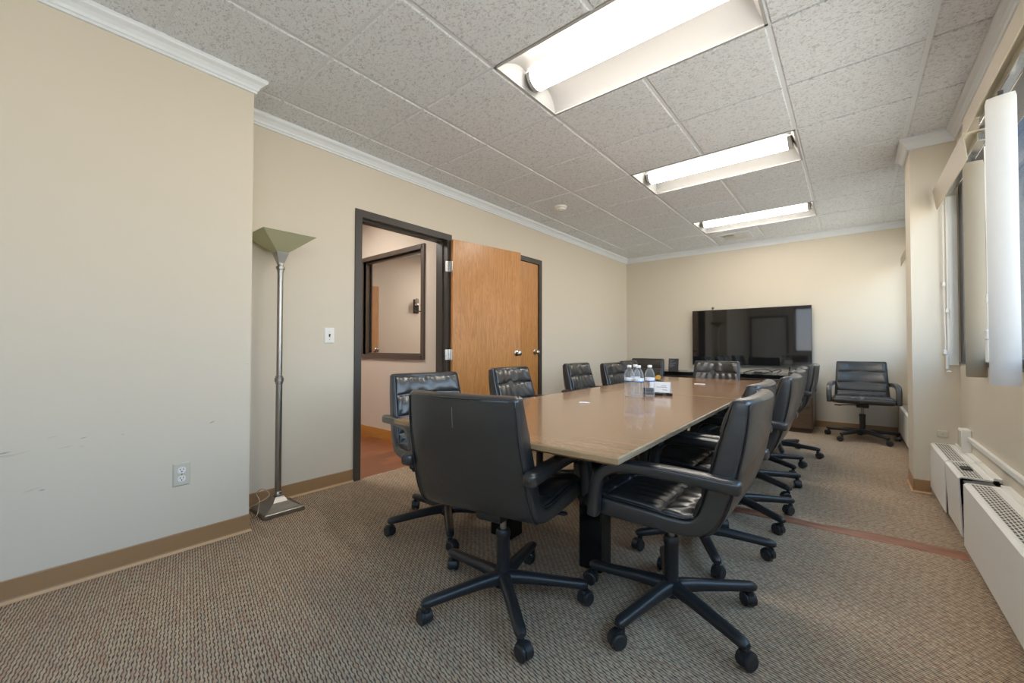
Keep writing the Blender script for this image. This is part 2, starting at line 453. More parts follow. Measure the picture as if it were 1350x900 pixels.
# red wood strip set across the carpet
bm = B(); n = 44; rings = []
for i in range(n+1):
    x = -1.7+(2.14)*i/n
    yc = 3.035+.018*math.sin(x*3.1+.7)+.006*math.sin(x*11)+(.035*(x+.1) if x > -.1 else .01*x)
    w = .057+.006*math.sin(x*7)
    rings.append([(x, yc-w, .0005), (x, yc-w*.8, .0045), (x, yc, .0065), (x, yc+w*.8, .0045), (x, yc+w, .0005)])
loft(bm, rings)
struct('trim_2', bm, 'threshold', smooth=True, auto=50)

# ------------------------------------------------------------------ doors
def frame(name, ya, yb, x_face, x_back, w=.057, mat='dark_frame'):
    bm = B(); p = .012
    for (y0, y1) in ((ya-w, ya), (yb, yb+w)):
        box(bm, x_back-p, y0, 0, x_face+p, y1, DH)
    box(bm, x_back-p, ya-w, DH, x_face+p, yb+w, DH+w)
    for (y0, y1) in ((ya, ya+.014), (yb-.014, yb)):       # door stop
        box(bm, x_back+.02, y0, 0, x_face-.05, y1, DH)
    box(bm, x_back+.02, ya, DH-.014, x_face-.05, yb, DH)
    return struct(name, bm, mat)
def knob(bm, at, axis, s):
    x, y, z = at
    lathe(bm, [(.001, 0), (.033, s*.0005), (.033, s*.006), (.022, s*.010), (.0125, s*.014), (.0125, s*.032), (.022, s*.038), (.0285, s*.047), (.028, s*.058), (.02, s*.066), (.001, s*.069)], 24, at, axis)
frame('door_frame_hall', D1A, D1B, XL, XL-T); frame('door_frame_closed', D2A, D2B, XL, XL-T)
# open leaf, swung back along the wall
th = R(10)
d1 = thing('door', 'open honey oak door folded back along the left wall', 'door', (XL+.022, D1B+.018, 0), 0)
leaf = obj('door_leaf', bx(0, .012, .012, .044, .885, 2.09), 'oak', d1, bevel=.002)
bm = B(); knob(bm, (.044, .825, .99), 'x', 1); obj('knob', bm, 'steel', d1, True, auto=40)
bm = B(); knob(bm, (0, .825, .99), 'x', -1); obj('knob', bm, 'steel', d1, True, auto=40)
d1.rotation_euler = (0, 0, -th)
for z in (.22, .98, 1.83):
    bm = B()
    tube(bm, [(.002, .002, z-.052), (.002, .002, z+.052)], .008, 12)
    box(bm, .003, .0035, z-.05, .040, .0125, z+.05)
    box(bm, -.004, -.044, z-.05, .0015, .004, z+.05)
    obj('hinge', bm, 'steel', d1)
d2 = thing('door', 'closed honey oak door partly hidden behind the open door', 'door', (XL-.05, D2A, 0))
obj('door_leaf', bx(0, .004, .012, .044, D2B-D2A-.004, DH-.004), 'oak', d2, bevel=.002)
bm = B(); knob(bm, (.044, D2B-D2A-.075, .995), 'x', 1); obj('knob', bm, 'steel', d2, True, auto=40)
# double doors in the wall behind the viewpoint
bm = B(); box(bm, DFX0, YF-.1, 0, DFX0+.06, YF+.015, 2.03); box(bm, DFX1-.06, YF-.1, 0, DFX1, YF+.015, 2.03); box(bm, DFX0, YF-.1, 2.03, DFX1, YF+.015, 2.09)
struct('door_3', bm, 'dark_frame')
bm = B(); mid = (DFX0+DFX1)/2
for (x0, x1) in ((DFX0+.062, mid-.002), (mid+.002, DFX1-.062)):
    box(bm, x0, YF-.06, .01, x1, YF-.02, 2.028)
    for (z0, z1) in ((.15, .85), (1.0, 1.45), (1.55, 1.92)):
        for k in (0, 1):
            a = x0+.06+k*(x1-x0-.06)/2; box(bm, a, YF-.02, z0, a+(x1-x0-.18)/2, YF-.012, z1)
struct('door_4', bm, 'white_paint')

# ------------------------------------------------------------------ hall and office beyond the doorway
HX0 = -5.6; YH = 2.735
struct('floor_hall', bx(HX0-.1, -.4, -.05, XL-.02, 6.2, -.0005), 'planks')
bm = B(); box(bm, HX0-.1, -.4, 2.62, XL-T, 6.2, 2.7); box(bm, -5.32, YH+.1, 2.51, XL-T, 6.1, 2.62)
struct('ceiling_hall', bm, 'tee')
WX0, WX1, WZ0, WZ1 = -4.60, -3.47, .97, 2.085
bm = B()
box(bm, HX0, YH, 0, XL-T, YH+.1, WZ0); box(bm, HX0, YH, WZ1, XL-T, YH+.1, 2.62)
box(bm, HX0, YH, WZ0, WX0, YH+.1, WZ1); box(bm, WX1, YH, WZ0, XL-T, YH+.1, WZ1)
struct('wall_hall', bm, 'wall_hall')
bm = B(); box(bm, HX0-.1, -.4, 0, HX0, YH, 2.62); box(bm, HX0, -.5, 0, XL-T, -.4, 2.62)
struct('wall_hall_far', bm, 'wall_hall')
bm = B(); box(bm, -5.42, YH+.1, 0, -5.32, 6.2, 2.62); box(bm, -5.42, 6.1, 0, XL-T, 6.2, 2.62)
struct('wall_office', bm, 'wall_hall')
bm = B(); prism(bm, [(-5.32, 2.51), (-5.26, 2.51), (-5.265, 2.49), (-5.31, 2.43), (-5.32, 2.43)], 'y', YH+.1, 6.1)
struct('trim_3', bm, 'crown')
bm = B(); box(bm, HX0, YH-.014, 0, XL-T, YH, .115)
struct('baseboard_hall', bm, 'hall_base')
bm = B(); w = .06
box(bm, WX0-.02, YH-.02, WZ0-w+.012, WX1+.02, YH+.12, WZ0); box(bm, WX0-.02, YH-.02, WZ1, WX1+.02, YH+.12, WZ1+w-.012)
box(bm, WX0-w+.01, YH-.02, WZ0-w+.012, WX0, YH+.12, WZ1+w-.012); box(bm, WX1, YH-.02, WZ0-w+.012, WX1+w-.01, YH+.12, WZ1+w-.012)
s = .016
for a in ((WX0, WZ0, WX1, WZ0+s), (WX0, WZ1-s, WX1, WZ1), (WX0, WZ0, WX0+s, WZ1), (WX1-s, WZ0, WX1, WZ1)):
    box(bm, a[0], YH+.03, a[1], a[2], YH+.075, a[3])
wf = struct('window_1', bm, 'hall_frame')
o = obj('pane', bx(WX0, YH+.048, WZ0, WX1, YH+.054, WZ1), 'inner_glass', wf)
od = thing('door', 'honey oak office door seen through the hall window', 'door', (-5.318, 2.95, 0))
obj('door_leaf', bx(0, 0, .01, .035, .435, 1.93), 'oak', od)
bm = B(); knob(bm, (.035, .385, 1.015), 'x', 1); obj('knob', bm, 'steel', od, True)
sc = thing('wall_sconce', 'dark metal wall sconce seen through the hall window', 'wall lamp', (-5.32, 4.065, 1.70))
bm = B(); box(bm, .0005, -.05, -.11, .02, .05, .11); obj('back_plate', bm, 'gloss_black', sc, bevel=.006)
for y in (-.05, .055):
    bm = B(); tube(bm, spline([(.02, 0, -.05), (.07, y*.6, -.08), (.10, y, -.03), (.10, y, .0)], 5), .009, 8); obj('arm', bm, 'gloss_black', sc, True)
    bm = B(); lathe(bm, [(.012, 0), (.03, .012), (.034, .02), (.03, .03), (.001, .03)], 14, (.10, y, 0)); lathe(bm, [(.02, .03), (.026, .06), (.026, .11), (.015, .115)], 14, (.10, y, 0)); obj('candle_cup', bm, 'steel', sc, True, auto=40)
def panel_light(x, y, z, label):
    t = thing('ceiling_light', label, 'ceiling light', (x, y, z))
    bm = B()
    for a in ((-.31, -.31, .31, -.29), (-.31, .29, .31, .31), (-.31, -.29, -.29, .29), (.29, -.29, .31, .29)): box(bm, a[0], a[1], -.02, a[2], a[3], 0)
    obj('frame', bm, 'tee', t); obj('diffuser', bx(-.29, -.29, -.012, .29, .29, -.004), 'hall_lens', t)
panel_light(-4.1, 1.7, 2.62, 'square lit ceiling panel in the hallway')
panel_light(-4.3, 4.5, 2.51, 'square lit ceiling panel in the office behind the hall window')

# ------------------------------------------------------------------ ceiling lights
def troffer(y0, label):
    t = thing('ceiling_light', label, 'ceiling light', (-.9054, y0+.3048, H), 0, 'troffers down the middle of the ceiling')
    hx, hy = .6096, .3048
    bm = B()
    for a in ((-hx, -hy, hx, -hy+.014), (-hx, hy-.014, hx, hy), (-hx, -hy, -hx+.014, hy), (hx-.014, -hy, hx, hy)): box(bm, a[0], a[1], -.006, a[2], a[3], .004)
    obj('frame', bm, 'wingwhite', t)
    # curved reflector wings rising from the rim to a trough and down to the lens
    bm = B(); rings = []
    for i in range(17):
        u = i/16; y = -hy+.012+u*(hy-.012-.075)
        z = .075*math.sin(PI*min(1, u*.62+.0))**.8 if u > 0 else 0
        rings.append((y, z))
    for sgn in (-1, 1):
        loft(bm, [[(-hx+.012, sgn*y, z), (hx-.012, sgn*y, z)] for y, z in rings], cap=False, close=False)
    box(bm, -hx+.002, -hy+.002, .115, hx-.002, hy-.002, .12)
    for sx in (-1, 1):   # sloped end plates
        e = [(sx*(hx-.012), -hy+.012, 0), (sx*(hx-.012), hy-.012, 0), (sx*(hx-.055), hy-.012, .085), (sx*(hx-.055), -hy+.012, .085)]
        bm.faces.new([bm.verts.new(p) for p in e])
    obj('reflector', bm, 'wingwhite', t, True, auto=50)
    bm = B(); rings = []
    L = hx-.07
    for x in (-L, L):
        rings.append([(x, -.075*math.cos(PI*k/14), .062-.066*math.sin(PI*k/14)) for k in range(15)])
    loft(bm, rings, cap=False, close=False)
    obj('lens', bm, 'lens', t, True)
    for sx in (-1, 1):
        bm = B(); r = []
        for x, s in ((sx*(L-.002), 1.03), (sx*(L+.02), 1.03), (sx*(L+.026), .9)):
            r.append([(x, -.075*s*math.cos(PI*k/14), .064-.068*s*math.sin(PI*k/14)) for k in range(15)])
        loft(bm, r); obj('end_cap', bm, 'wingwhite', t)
troffer(LY[1], 'largest and nearest recessed fluorescent light over the table')
troffer(LY[2], 'middle recessed fluorescent light of the row of three')
troffer(LY[3], 'smallest, farthest recessed light beside the ceiling air vent')
# vent
v = thing('ceiling_vent', 'white square ceiling air vent beyond the farthest light', 'air vent', (-1.24, 6.30, H-.007))
bm = B()
for a in ((-.21, -.19, .21, -.15), (-.21, .15, .21, .19), (-.21, -.15, -.17, .15), (.17, -.15, .21, .15)): box(bm, a[0], a[1], -.010, a[2], a[3], 0)
for a in ((-.16, -.14, .16, -.125), (-.16, .125, .16, .14), (-.16, -.125, -.145, .125), (.145, -.125, .16, .125)): box(bm, a[0], a[1], -.006, a[2], a[3], .002)
obj('frame', bm, 'tee', v)
for i in range(6):
    bm = B(); x = .02+i*.022; prism(bm, [(x, -.004), (x+.003, -.004), (x+.012, -.001), (x+.009, -.001)], 'y', -.10, .10); obj('slat', bm, 'tee', v)
for i in range(4):
    bm = B(); y = -.10+i*.02; prism(bm, [(y, -.004), (y+.003, -.004), (y+.011, -.001), (y+.008, -.001)], 'x', -.13, .01); obj('slat', bm, 'tee', v)
obj('backing', bx(-.145, -.125, -.0008, .145, .125, .001), 'ivory', v)
sd = thing('smoke_detector', 'small round white smoke detector on the ceiling near the doors', 'smoke detector', (-2.44, 3.80, H-.007))
bm = B(); lathe(bm, [(.001, 0), (.066, 0), (.066, -.014), (.06, -.018), (.05, -.022), (.046, -.036), (.03, -.042), (.001, -.042)], 28); obj('cover', bm, 'white_plastic', sd, True, auto=35)
bm = B(); lathe(bm, [(.001, -.042), (.012, -.042), (.011, -.047), (.001, -.047)], 14); obj('button', bm, 'ivory', sd)

# ------------------------------------------------------------------ windows, blinds
def window(name, ya, yb, bars):
    bm = B(); X0, X1 = XR+.004, XR+.13
    box(bm, X0, ya, SILL, X1, yb, SILL+.05); box(bm, X0, ya, HEAD-.05, X1, yb, HEAD)
    for y in bars: box(bm, X0, y-.03, SILL+.05, X1, y+.03, HEAD-.05)
    o = struct(name, bm, 'dark_frame')
    obj('pane', bx(XR+.09, ya, SILL+.02, XR+.098, yb, HEAD-.02), 'glass', o)
    obj('sill', bx(XR-.006, ya+.002, SILL-.004, XR+.003, yb-.002, SILL+.008), 'fins', o)
window('window_2', W1A, W1B, [W1A+.03, -.1, 1.3, 2.72, W1B-.03, W1B-.09]); window('window_3', W2A, W2B, [W2A+.03, 5.68, W2B-.03])
bm = B()
for a in ((F4A, SILL, F4B, SILL+.05), (F4A, HEAD-.05, F4B, HEAD), (F4A, SILL, F4A+.05, HEAD), (F4B-.05, SILL, F4B, HEAD), (-.42, SILL, -.36, HEAD)): box(bm, a[0], YF-.11, a[1], a[2], YF-.04, a[3])
wf4 = struct('window_fill', bm, 'dark_frame')  # window behind the viewpoint, added for fill light where a pale panel reflects
obj('pane', bx(F4A, YF-.08, SILL+.02, F4B, YF-.073, HEAD-.02), 'glass_tinted', wf4)
tw = tag(obj('backdrop', bx(1.6, 9.0, -4, 9, 10, 5.5), 'outside'), 'dark slab added to darken the glass, a building outside the window', 'backdrop')  # invented dark slab hides the bright sky so the glass reads dark
# vertical blinds: channel-shaped valance, headrail, the vanes left hanging and the cords
def blind(ya, yb, x, z0, z1, tilt, label):
    t = thing('vertical_blind', label, 'blind', (x, ya, z0))
    bm = B(); L = yb-ya; h = z1-z0
    prof = [(-tilt, 0), (-tilt+.004, -.001), (.006, h*.93), (.03, h-.004), (XR-x-.003, h-.004), (XR-x-.003, h), (.026, h), (0, h*.96)]
    prism(bm, prof, 'y', 0, L); obj('valance', bm, 'valance', t)
    obj('headrail', bx(.055, .01, h-.055, .095, L-.01, h-.012), 'steel', t, bevel=.004)
    return t
def vane(t, x0, x1, y, z0, z1, mat, label, curl=.006, dy=0.0):
    bm = B(); n = 12; f = []; b = []
    for i in range(n+1):
        u = i/n*2-1; x = (x1-x0)/2*u; yy = -curl*(1-u*u)+dy*u
        f.append((x, yy)); b.append((x, yy+.0016))
    prof = f+b[::-1]
    h = z1-z0
    loft(bm, [[(p[0]*(.9 if k in (0,) else 1), p[1], z) for p in prof] for k, z in ((0, 0), (1, .006), (2, h-.02), (0, h))])
    v = obj('vane', bm, mat, t, True, auto=40); v.location = Vector(((x0+x1)/2, y, z0))-t.location; v['label'] = label
    bm = B(); box(bm, -.008, -.004, h-.012, .008, .006, h+.02); obj('hook', bm, 'slot', v)
def cord(t, pts, blobs, r=.0022):
    o = t.location; bm = B(); tube(bm, [Vector(p)-o for p in pts], r, 6); c = obj('lift_cord', bm, 'white_plastic', t)
    for (p, rr, hh) in blobs:
        bm = B(); p = Vector(p)-o
        lathe(bm, [(rr*.4, -hh/2), (rr, -hh/2+.004), (rr*.8, hh/2-.004), (rr*.35, hh/2)], 12, p); obj('tassel', bm, 'white_plastic', c, True, auto=40)
bl1 = blind(3.16, 4.185, .455, 2.035, 2.175, -.018, 'beige vertical blind at the pier end of the window, valance tilted, one grey vane')
bl2 = blind(-1.4, 3.14, .455, 2.14, 2.232, 0, 'beige vertical blind over the near window with one broad white vane')
blind(4.66, 6.7, .455, 2.02, 2.13, 0, 'beige vertical blind valance just visible past the pier by the back wall')
vane(bl1, .492, .574, 3.41, .885, 2.09, 'grey_vane', 'grey-beige vane')
vane(bl2, .461, .548, 2.70, .885, 2.135, 'white_vane', 'broad white vane', .007, -.012)
cord(bl1, [(.545, 3.22, 2.10), (.544, 3.20, 1.6), (.542, 3.20, .97)],
     [((.543, 3.20, 1.30), .011, .045), ((.542, 3.20, 1.115), .014, .05), ((.542, 3.20, 1.03), .011, .12)], .004)
cord(bl1, [(.505, 4.18, 2.06), (.505, 4.185, 1.4), (.512, 4.185, .90)],
     [((.505, 4.185, 1.50), .009, .03), ((.520, 4.185, 1.31), .010, .03), ((.508, 4.185, 1.02), .012, .035), ((.516, 4.185, .95), .009, .1), ((.522, 4.185, .885), .013, .014)], .0025)
bm = B(); box(bm, .520, PY0-.012, .93, .575, PY0-.0005, 2.12); box(bm, .530, PY0-.018, .93, .550, PY0-.012, 2.12)
struct('trim_4', bm, 'white_paint')

# ------------------------------------------------------------------ radiators along the window wall
def radiator(name, ya, yb, label, tilt=0.0, grille=True, ztop=.372):
    t = thing(name, label, 'radiator', (.425, ya, 0), 0, 'baseboard heater covers under the windows')
    L = yb-ya; d = XR-.425-.001
    bm = B(); prism(bm, [(tilt, .058), (tilt+.006, .055), (.006, ztop-.012), (.022, ztop-.004), (.022, ztop), (.012, ztop), (0, ztop-.010)], 'y', 0, L)
    obj('front_panel', bm, 'radiator', t)
    obj('top_grille', bx(.020, .012, ztop-.006, .092, L-.012, ztop-.001), 'grille', t)
    bm = B(); box(bm, .092, 0, ztop-.008, d-.01, L, ztop+.001); box(bm, d-.03, 0, ztop-.008, d, L, ztop+.012); box(bm, .018, 0, ztop-.008, .092, .012, ztop); box(bm, .018, L-.012, ztop-.008, .092, L, ztop)
    obj('top_plate', bm, 'radiator', t)
    bm = B(); box(bm, .03, .02, .13, .12, L-.02, .20)
    n = int(L/.05)
    for i in range(n): box(bm, .028, .02+(L-.04)*i/n, .115, .125, .024+(L-.04)*i/n, .215)
    obj('heating_core', bm, 'fins', t)
    for i in range(max(2, int(L/.9)+1)):
        y = .03+(L-.08)*i/max(1, int(L/.9)); obj('bracket', bx(.06, y, .0, .12, y+.02, ztop-.01), 'fins', t)
    return t
radiator('radiator', 3.60, PY0-.003, 'short white baseboard heater cover against the pier')
radiator('radiator', 3.185, 3.585, 'short white heater cover tilted loose in the middle of the run', .012)
radiator('radiator', -1.5, 3.055, 'long white heater cover nearest, running out along the window wall')
radiator('radiator', PY1+.01, 6.78, 'white heater cover past the pier beside the lone chair')
ra = thing('heater_valve_section', 'open gap between heater covers showing grey metal core', 'radiator', (.44, 3.06, 0))
bm = B(); box(bm, .02, .0, .10, .10, .12, .30); box(bm, .0, .03, .06, .02, .09, .34); obj('core', bm, 'fins', ra, bevel=.006)
bm = B(); tube(bm, [(.05, .02, .02), (.05, .02, .1)], .012, 10); obj('pipe', bm, 'steel', ra, True, auto=40)
bm = B(); tube(bm, [(.012, .06, .22), (-.004, .06, .22)], .018, 12); obj('valve_cap', bm, 'steel', ra, True, auto=40)
bm = B(); prism(bm, [(.0, .352), (.10, .362), (.10, .368), (.0, .358)], 'y', .02, .105); obj('bracket_plate', bm, 'fins', ra)
hl = thing('heater_clip', 'small dark damper handle on the middle heater grille', 'handle', (.475, 3.40, .3715))
bm = B(); prism(bm, [(-.012, 0), (.034, 0), (.03, .009), (-.006, .006)], 'y', -.03, .045); obj('plate', bm, 'slot', hl)
# wall box and raceway on the window wall, plates
rb = thing('raceway_box', 'white surface mounted electrical box on the wall above the heater', 'electrical box', (XR, 3.93, .385))
obj('box_body', bx(-.045, -.055, 0, -.0005, .055, .14), 'white_plastic', rb, bevel=.004)
obj('cover_plate', bx(-.05, -.045, .03, -.045, .045, .13), 'ivory', rb)
rw = tag(obj('raceway', bx(XR-.02, -1.5, .455, XR-.0005, 3.87, .482), 'white_plastic', bevel=.003), 'long white cable raceway along the wall under the window', 'raceway')
bp = thing('blank_wall_plate', 'small blank cream plate on the pier above the heater', 'wall plate', (.489, PY0-.0005, .442))
obj('plate', bx(-.026, -.016, -.022, .026, 0, .022), 'ivory', bp, bevel=.003)
bm = B(); lathe(bm, [(.001, -.0175), (.004, -.0175), (.004, -.015), (.001, -.015)], 10, (0, 0, 0), 'y'); obj('screw', bm, 'steel', bp)

# outlet and switch on the left walls
ou = thing('wall_outlet', 'cream duplex outlet plate low on the near left wall', 'outlet', (XN, .568, .394))
bm = B(); prism(bm, [(-.036, -.058), (.036, -.058), (.036, .058), (-.036, .058)], 'x', .0005, .003)
loft(bm, [[(.003, y*s, z*s) for y, z in ((-.036, -.058), (.036, -.058), (.036, .058), (-.036, .058))] for s in (1,)] + [[(.0065, y, z) for y, z in ((-.031, -.053), (.031, -.053), (.031, .053), (-.031, .053))]])
obj('plate', bm, 'ivory', ou)
for z in (.0215, -.0215):
    bm = B(); loft(bm, [[(x, y, zz+z) for y, zz in superell(.0165, .0155, 3, 20)] for x in (.005, .0085)]); f = obj('socket', bm, 'white_plastic', ou)
    bm = B(); box(bm, .0082, -.008, z+.0005, .0089, -.0055, z+.009); box(bm, .0082, .0055, z+.0005, .0089, .008, z+.009)
    lathe(bm, [(.003, .0082), (.003, .0089)], 10, (0, 0, z-.007), 'x'); obj('slots', bm, 'slot', f)
bm = B(); lathe(bm, [(.0035, .006), (.0035, .0075), (.001, .008)], 10, (0, 0, 0), 'x'); obj('screw', bm, 'steel', ou)
sw = thing('light_switch', 'white light switch plate on the wall left of the doorway', 'switch', (XL, 1.517, 1.135))
bm = B(); loft(bm, [[(x, y*s, z*s) for y, z in ((-.036, -.058), (.036, -.058), (.036, .058), (-.036, .058))] for x, s in ((.0005, 1), (.003, 1), (.006, .9))]); obj('plate', bm, 'white_plastic', sw)
bm = B(); box(bm, .005, -.005, -.012, .007, .005, .012); prism(bm, [(.006, -.006), (.016, .004), (.015, .009), (.006, .006)], 'y', -.0035, .0035); obj('toggle', bm, 'slot', sw)
for z in (-.03, .03):
    bm = B(); lathe(bm, [(.003, .005), (.003, .007), (.001, .0072)], 10, (0, 0, z), 'x'); obj('screw', bm, 'steel', sw)

# ------------------------------------------------------------------ floor lamp
fl = thing('floor_lamp', 'brushed nickel torchiere floor lamp with square frosted glass shade', 'floor lamp', (-2.85, 1.105, 0))
bm = B(); rings = []
def sq(h, z, n=6, r=0.0): return [(x, y, z) for x, y in ((-h, -h), (h, -h), (h, h), (-h, h))]
loft(bm, [sq(.118, .001), sq(.118, .026), sq(.112, .030), sq(.098, .034), sq(.070, .048), sq(.046, .066), sq(.032, .088), sq(.026, .098)])
obj('base', bm, 'nickel', fl, bevel=.003)
bm = B(); lathe(bm, [(.001, .092), (.027, .092), (.028, .106), (.024, .110), (.022, .122), (.019, .126), (.019, .81), (.022, .813), (.022, .822), (.027, .825), (.027, .848), (.022, .851), (.022, .86), (.017, .864), (.017, 1.535), (.001, 1.535)], 24)
obj('pole', bm, 'nickel', fl, True, auto=30)
bm = B(); lathe(bm, [(.001, 1.53), (.019, 1.53), (.019, 1.545), (.026, 1.548), (.026, 1.566), (.019, 1.57), (.018, 1.585), (.001, 1.585)], 20); obj('collar', bm, 'nickel', fl, True, auto=30)
bm = B(); loft(bm, [sq(.016, 1.58), sq(.018, 1.59), sq(.038, 1.655), sq(.036, 1.657), sq(.02, 1.62)]); obj('shade_holder', bm, 'nickel', fl, bevel=.002)
bm = B(); loft(bm, [sq(.03, 1.652), sq(.158, 1.76), sq(.155, 1.762), sq(.026, 1.657)]); obj('shade', bm, 'frost', fl)
lc = spline([(-.05, -.13, .012), (-.09, -.155, .006), (-.06, -.165, .04), (.0, -.13, .075), (.012, -.055, .115), (-.03, -.075, .15), (-.055, -.105, .125), (-.02, -.1, .085), (.05, -.135, .03), (.03, -.16, .006), (-.05, -.19, .004), (-.13, -.13, .01), (-.155, -.05, .02)], 8)
bm = B(); tube(bm, lc, .0028, 6); obj('power_cord', bm, 'clear_cord', fl, True)

# ------------------------------------------------------------------ conference table
TZ = .72; TW = 1.075; TR = R(1.2)
tb = thing('conference_table', 'long brown wood veneer conference table on black slab legs', 'conference table', (-.531, 1.135, 0), TR)
def half(y0, y1, near):
    rings = []
    x0, x1 = -TW, 0
    # top slab, knife edge underneath
    bm = B(); c = .012
    def poly(ins, z):
        a = ins
        r = [(x0+a, y0+(a if near else 0), z), (x1-a, y0+(a if near else 0), z), (x1-a, y1-(0 if near else a), z), (x0+a, y1-(0 if near else a), z)]
        return r
    loft(bm, [poly(.03, TZ-.034), poly(.0, TZ-.020), poly(.0, TZ-.004), poly(.004, TZ)])
    for f in bm.faces:
        n = f.normal; f.normal_update(); n = f.normal; cm = f.calc_center_median()
        if cm.z < TZ-.001:
            f.material_index = 1 if abs(n.y) > abs(n.x) else 2
    o = obj('tabletop', bm, ['table', 'table_edge', 'table_edge_side'], tb); return o
half(0, 1.848, True); half(1.852, 3.66, False)
bm = B(); box(bm, -TW-.001, 1.846, TZ-.03, .001, 1.854, TZ+.0006); obj('seam_strip', bm, 'table_edge', tb)
for y0 in (.62, 2.72):
    bm = B()     # trestle: two slab legs, crossbar and feet
    prism(bm, [(-.36, .0), (-.475, .0), (-.475, .31), (-.50, .35), (-.52, TZ-.035), (-.31, TZ-.035), (-.33, .35), (-.36, .31)], 'y', y0, y0+.11)
    obj('leg', bm, 'gloss_black', tb, bevel=.006)
    bm = B(); prism(bm, [(-TW+.18, .0), (-TW+.04, .0), (-TW+.04, .31), (-TW+.03, .35), (-TW+.03, TZ-.035), (-TW+.26, TZ-.035), (-TW+.21, .35), (-TW+.18, .31)], 'y', y0, y0+.11)
    obj('leg', bm, 'gloss_black', tb, bevel=.006)
    bm = B(); box(bm, -TW+.1, y0+.02, TZ-.10, -.1, y0+.09, TZ-.034); obj('crossbar', bm, 'black_matte', tb)
bm = B(); box(bm, -TW/2-.03, .68, TZ-.13, -TW/2+.03, 2.76, TZ-.034); obj('rail', bm, 'black_matte', tb)

# ------------------------------------------------------------------ chairs
ST = [((.247, .468), (.240, .428), .262), ((.215, .484), (.21, .414), .270), ((.15, .490), (.15, .410), .272), ((0, .484), (0, .408), .268), ((-.09, .475), (-.10, .408), .262),
      ((-.142, .480), (-.165, .416), .256), ((-.166, .512), (-.222, .452), .252), ((-.186, .575), (-.264, .535), .248), ((-.213, .67), (-.298, .66), .243),
      ((-.243, .775), (-.318, .772), .238), ((-.270, .868), (-.326, .862), .233)]
KSUB = 5
def stations():
    a = spline([(p[0][0], p[0][1], p[2]) for p in ST], KSUB); b = spline([(p[1][0], p[1][1], p[2]) for p in ST], KSUB)
    return [((i.x, i.y), (o.x, o.y), i.z) for i, o in zip(a, b)]
STN = stations()
def bow(z, u): # rearward bow of the back across its width
    k = max(0, min(1, (z-.47)/.2)); k = k*k*(3-2*k)
    return -.026*k*(1-u*u)+.006*k
def section(st, sc=1.0, off=(0, 0), e=7.0, n=44):
    (iy, iz), (oy, oz), w = st
    my, mz = (iy+oy)/2, (iz+oz)/2; ny, nz = (iy-oy)/2, (iz-oz)/2
    ht = math.hypot(ny, nz); rnd = .018
    out = []
    for (a, b) in superell(1, 1, e, n):
        hw = w-(1-sc)*.02; 
        x = a*hw; q = b*sc
        # keep a constant corner radius: widen flat by pushing |a| near 1
        out.append((x, my+ny*q+off[0]+bow(mz, a), mz+nz*q+off[1]))
    return out
def lofted(i0, i1, end0, end1):
    bm = B(); rings = []
    def ends(st, nxt, rev):
        my = (st[0][0]+st[1][0])/2; mz = (st[0][1]+st[1][1])/2; ky = (nxt[0][0]+nxt[1][0])/2; kz = (nxt[0][1]+nxt[1][1])/2
        t = Vector((my-ky, mz-kz)).normalized(); r = math.hypot(st[0][0]-st[1][0], st[0][1]-st[1][1])*.30
        L = [section(st, math.sqrt(max(0.0, 1-k*k))*.75+.25, (t.x*r*k, t.y*r*k)) for k in (.25, .5, .7, .85, .95, 1.0)]
        return L[::-1] if rev else L
    if end0: rings += ends(STN[i0], STN[i0+1], True)
    rings += [section(s) for s in STN[i0:i1+1]]
    if end1: rings += ends(STN[i1], STN[i1-1], False)
    loft(bm, rings); return bm
def rim(i0, i1, inner, x_in=.0, lift=.0):
    """the edge line of the shell along stations, at both sides plus the end cross edge"""
    L = []
    for s in STN[i0:i1+1]:
        (iy, iz), (oy, oz), w = s
        ny, nz = iy-oy, iz-oz; d = math.hypot(ny, nz); ny /= d; nz /= d
        p = (iy, iz) if inner else (oy, oz); sg = 1 if inner else -1
        mz = (iz+oz)/2
        L.append((w-.009-x_in, p[0]-sg*ny*(.003)+bow(mz, .97), p[1]-sg*nz*(.003)))
    return L
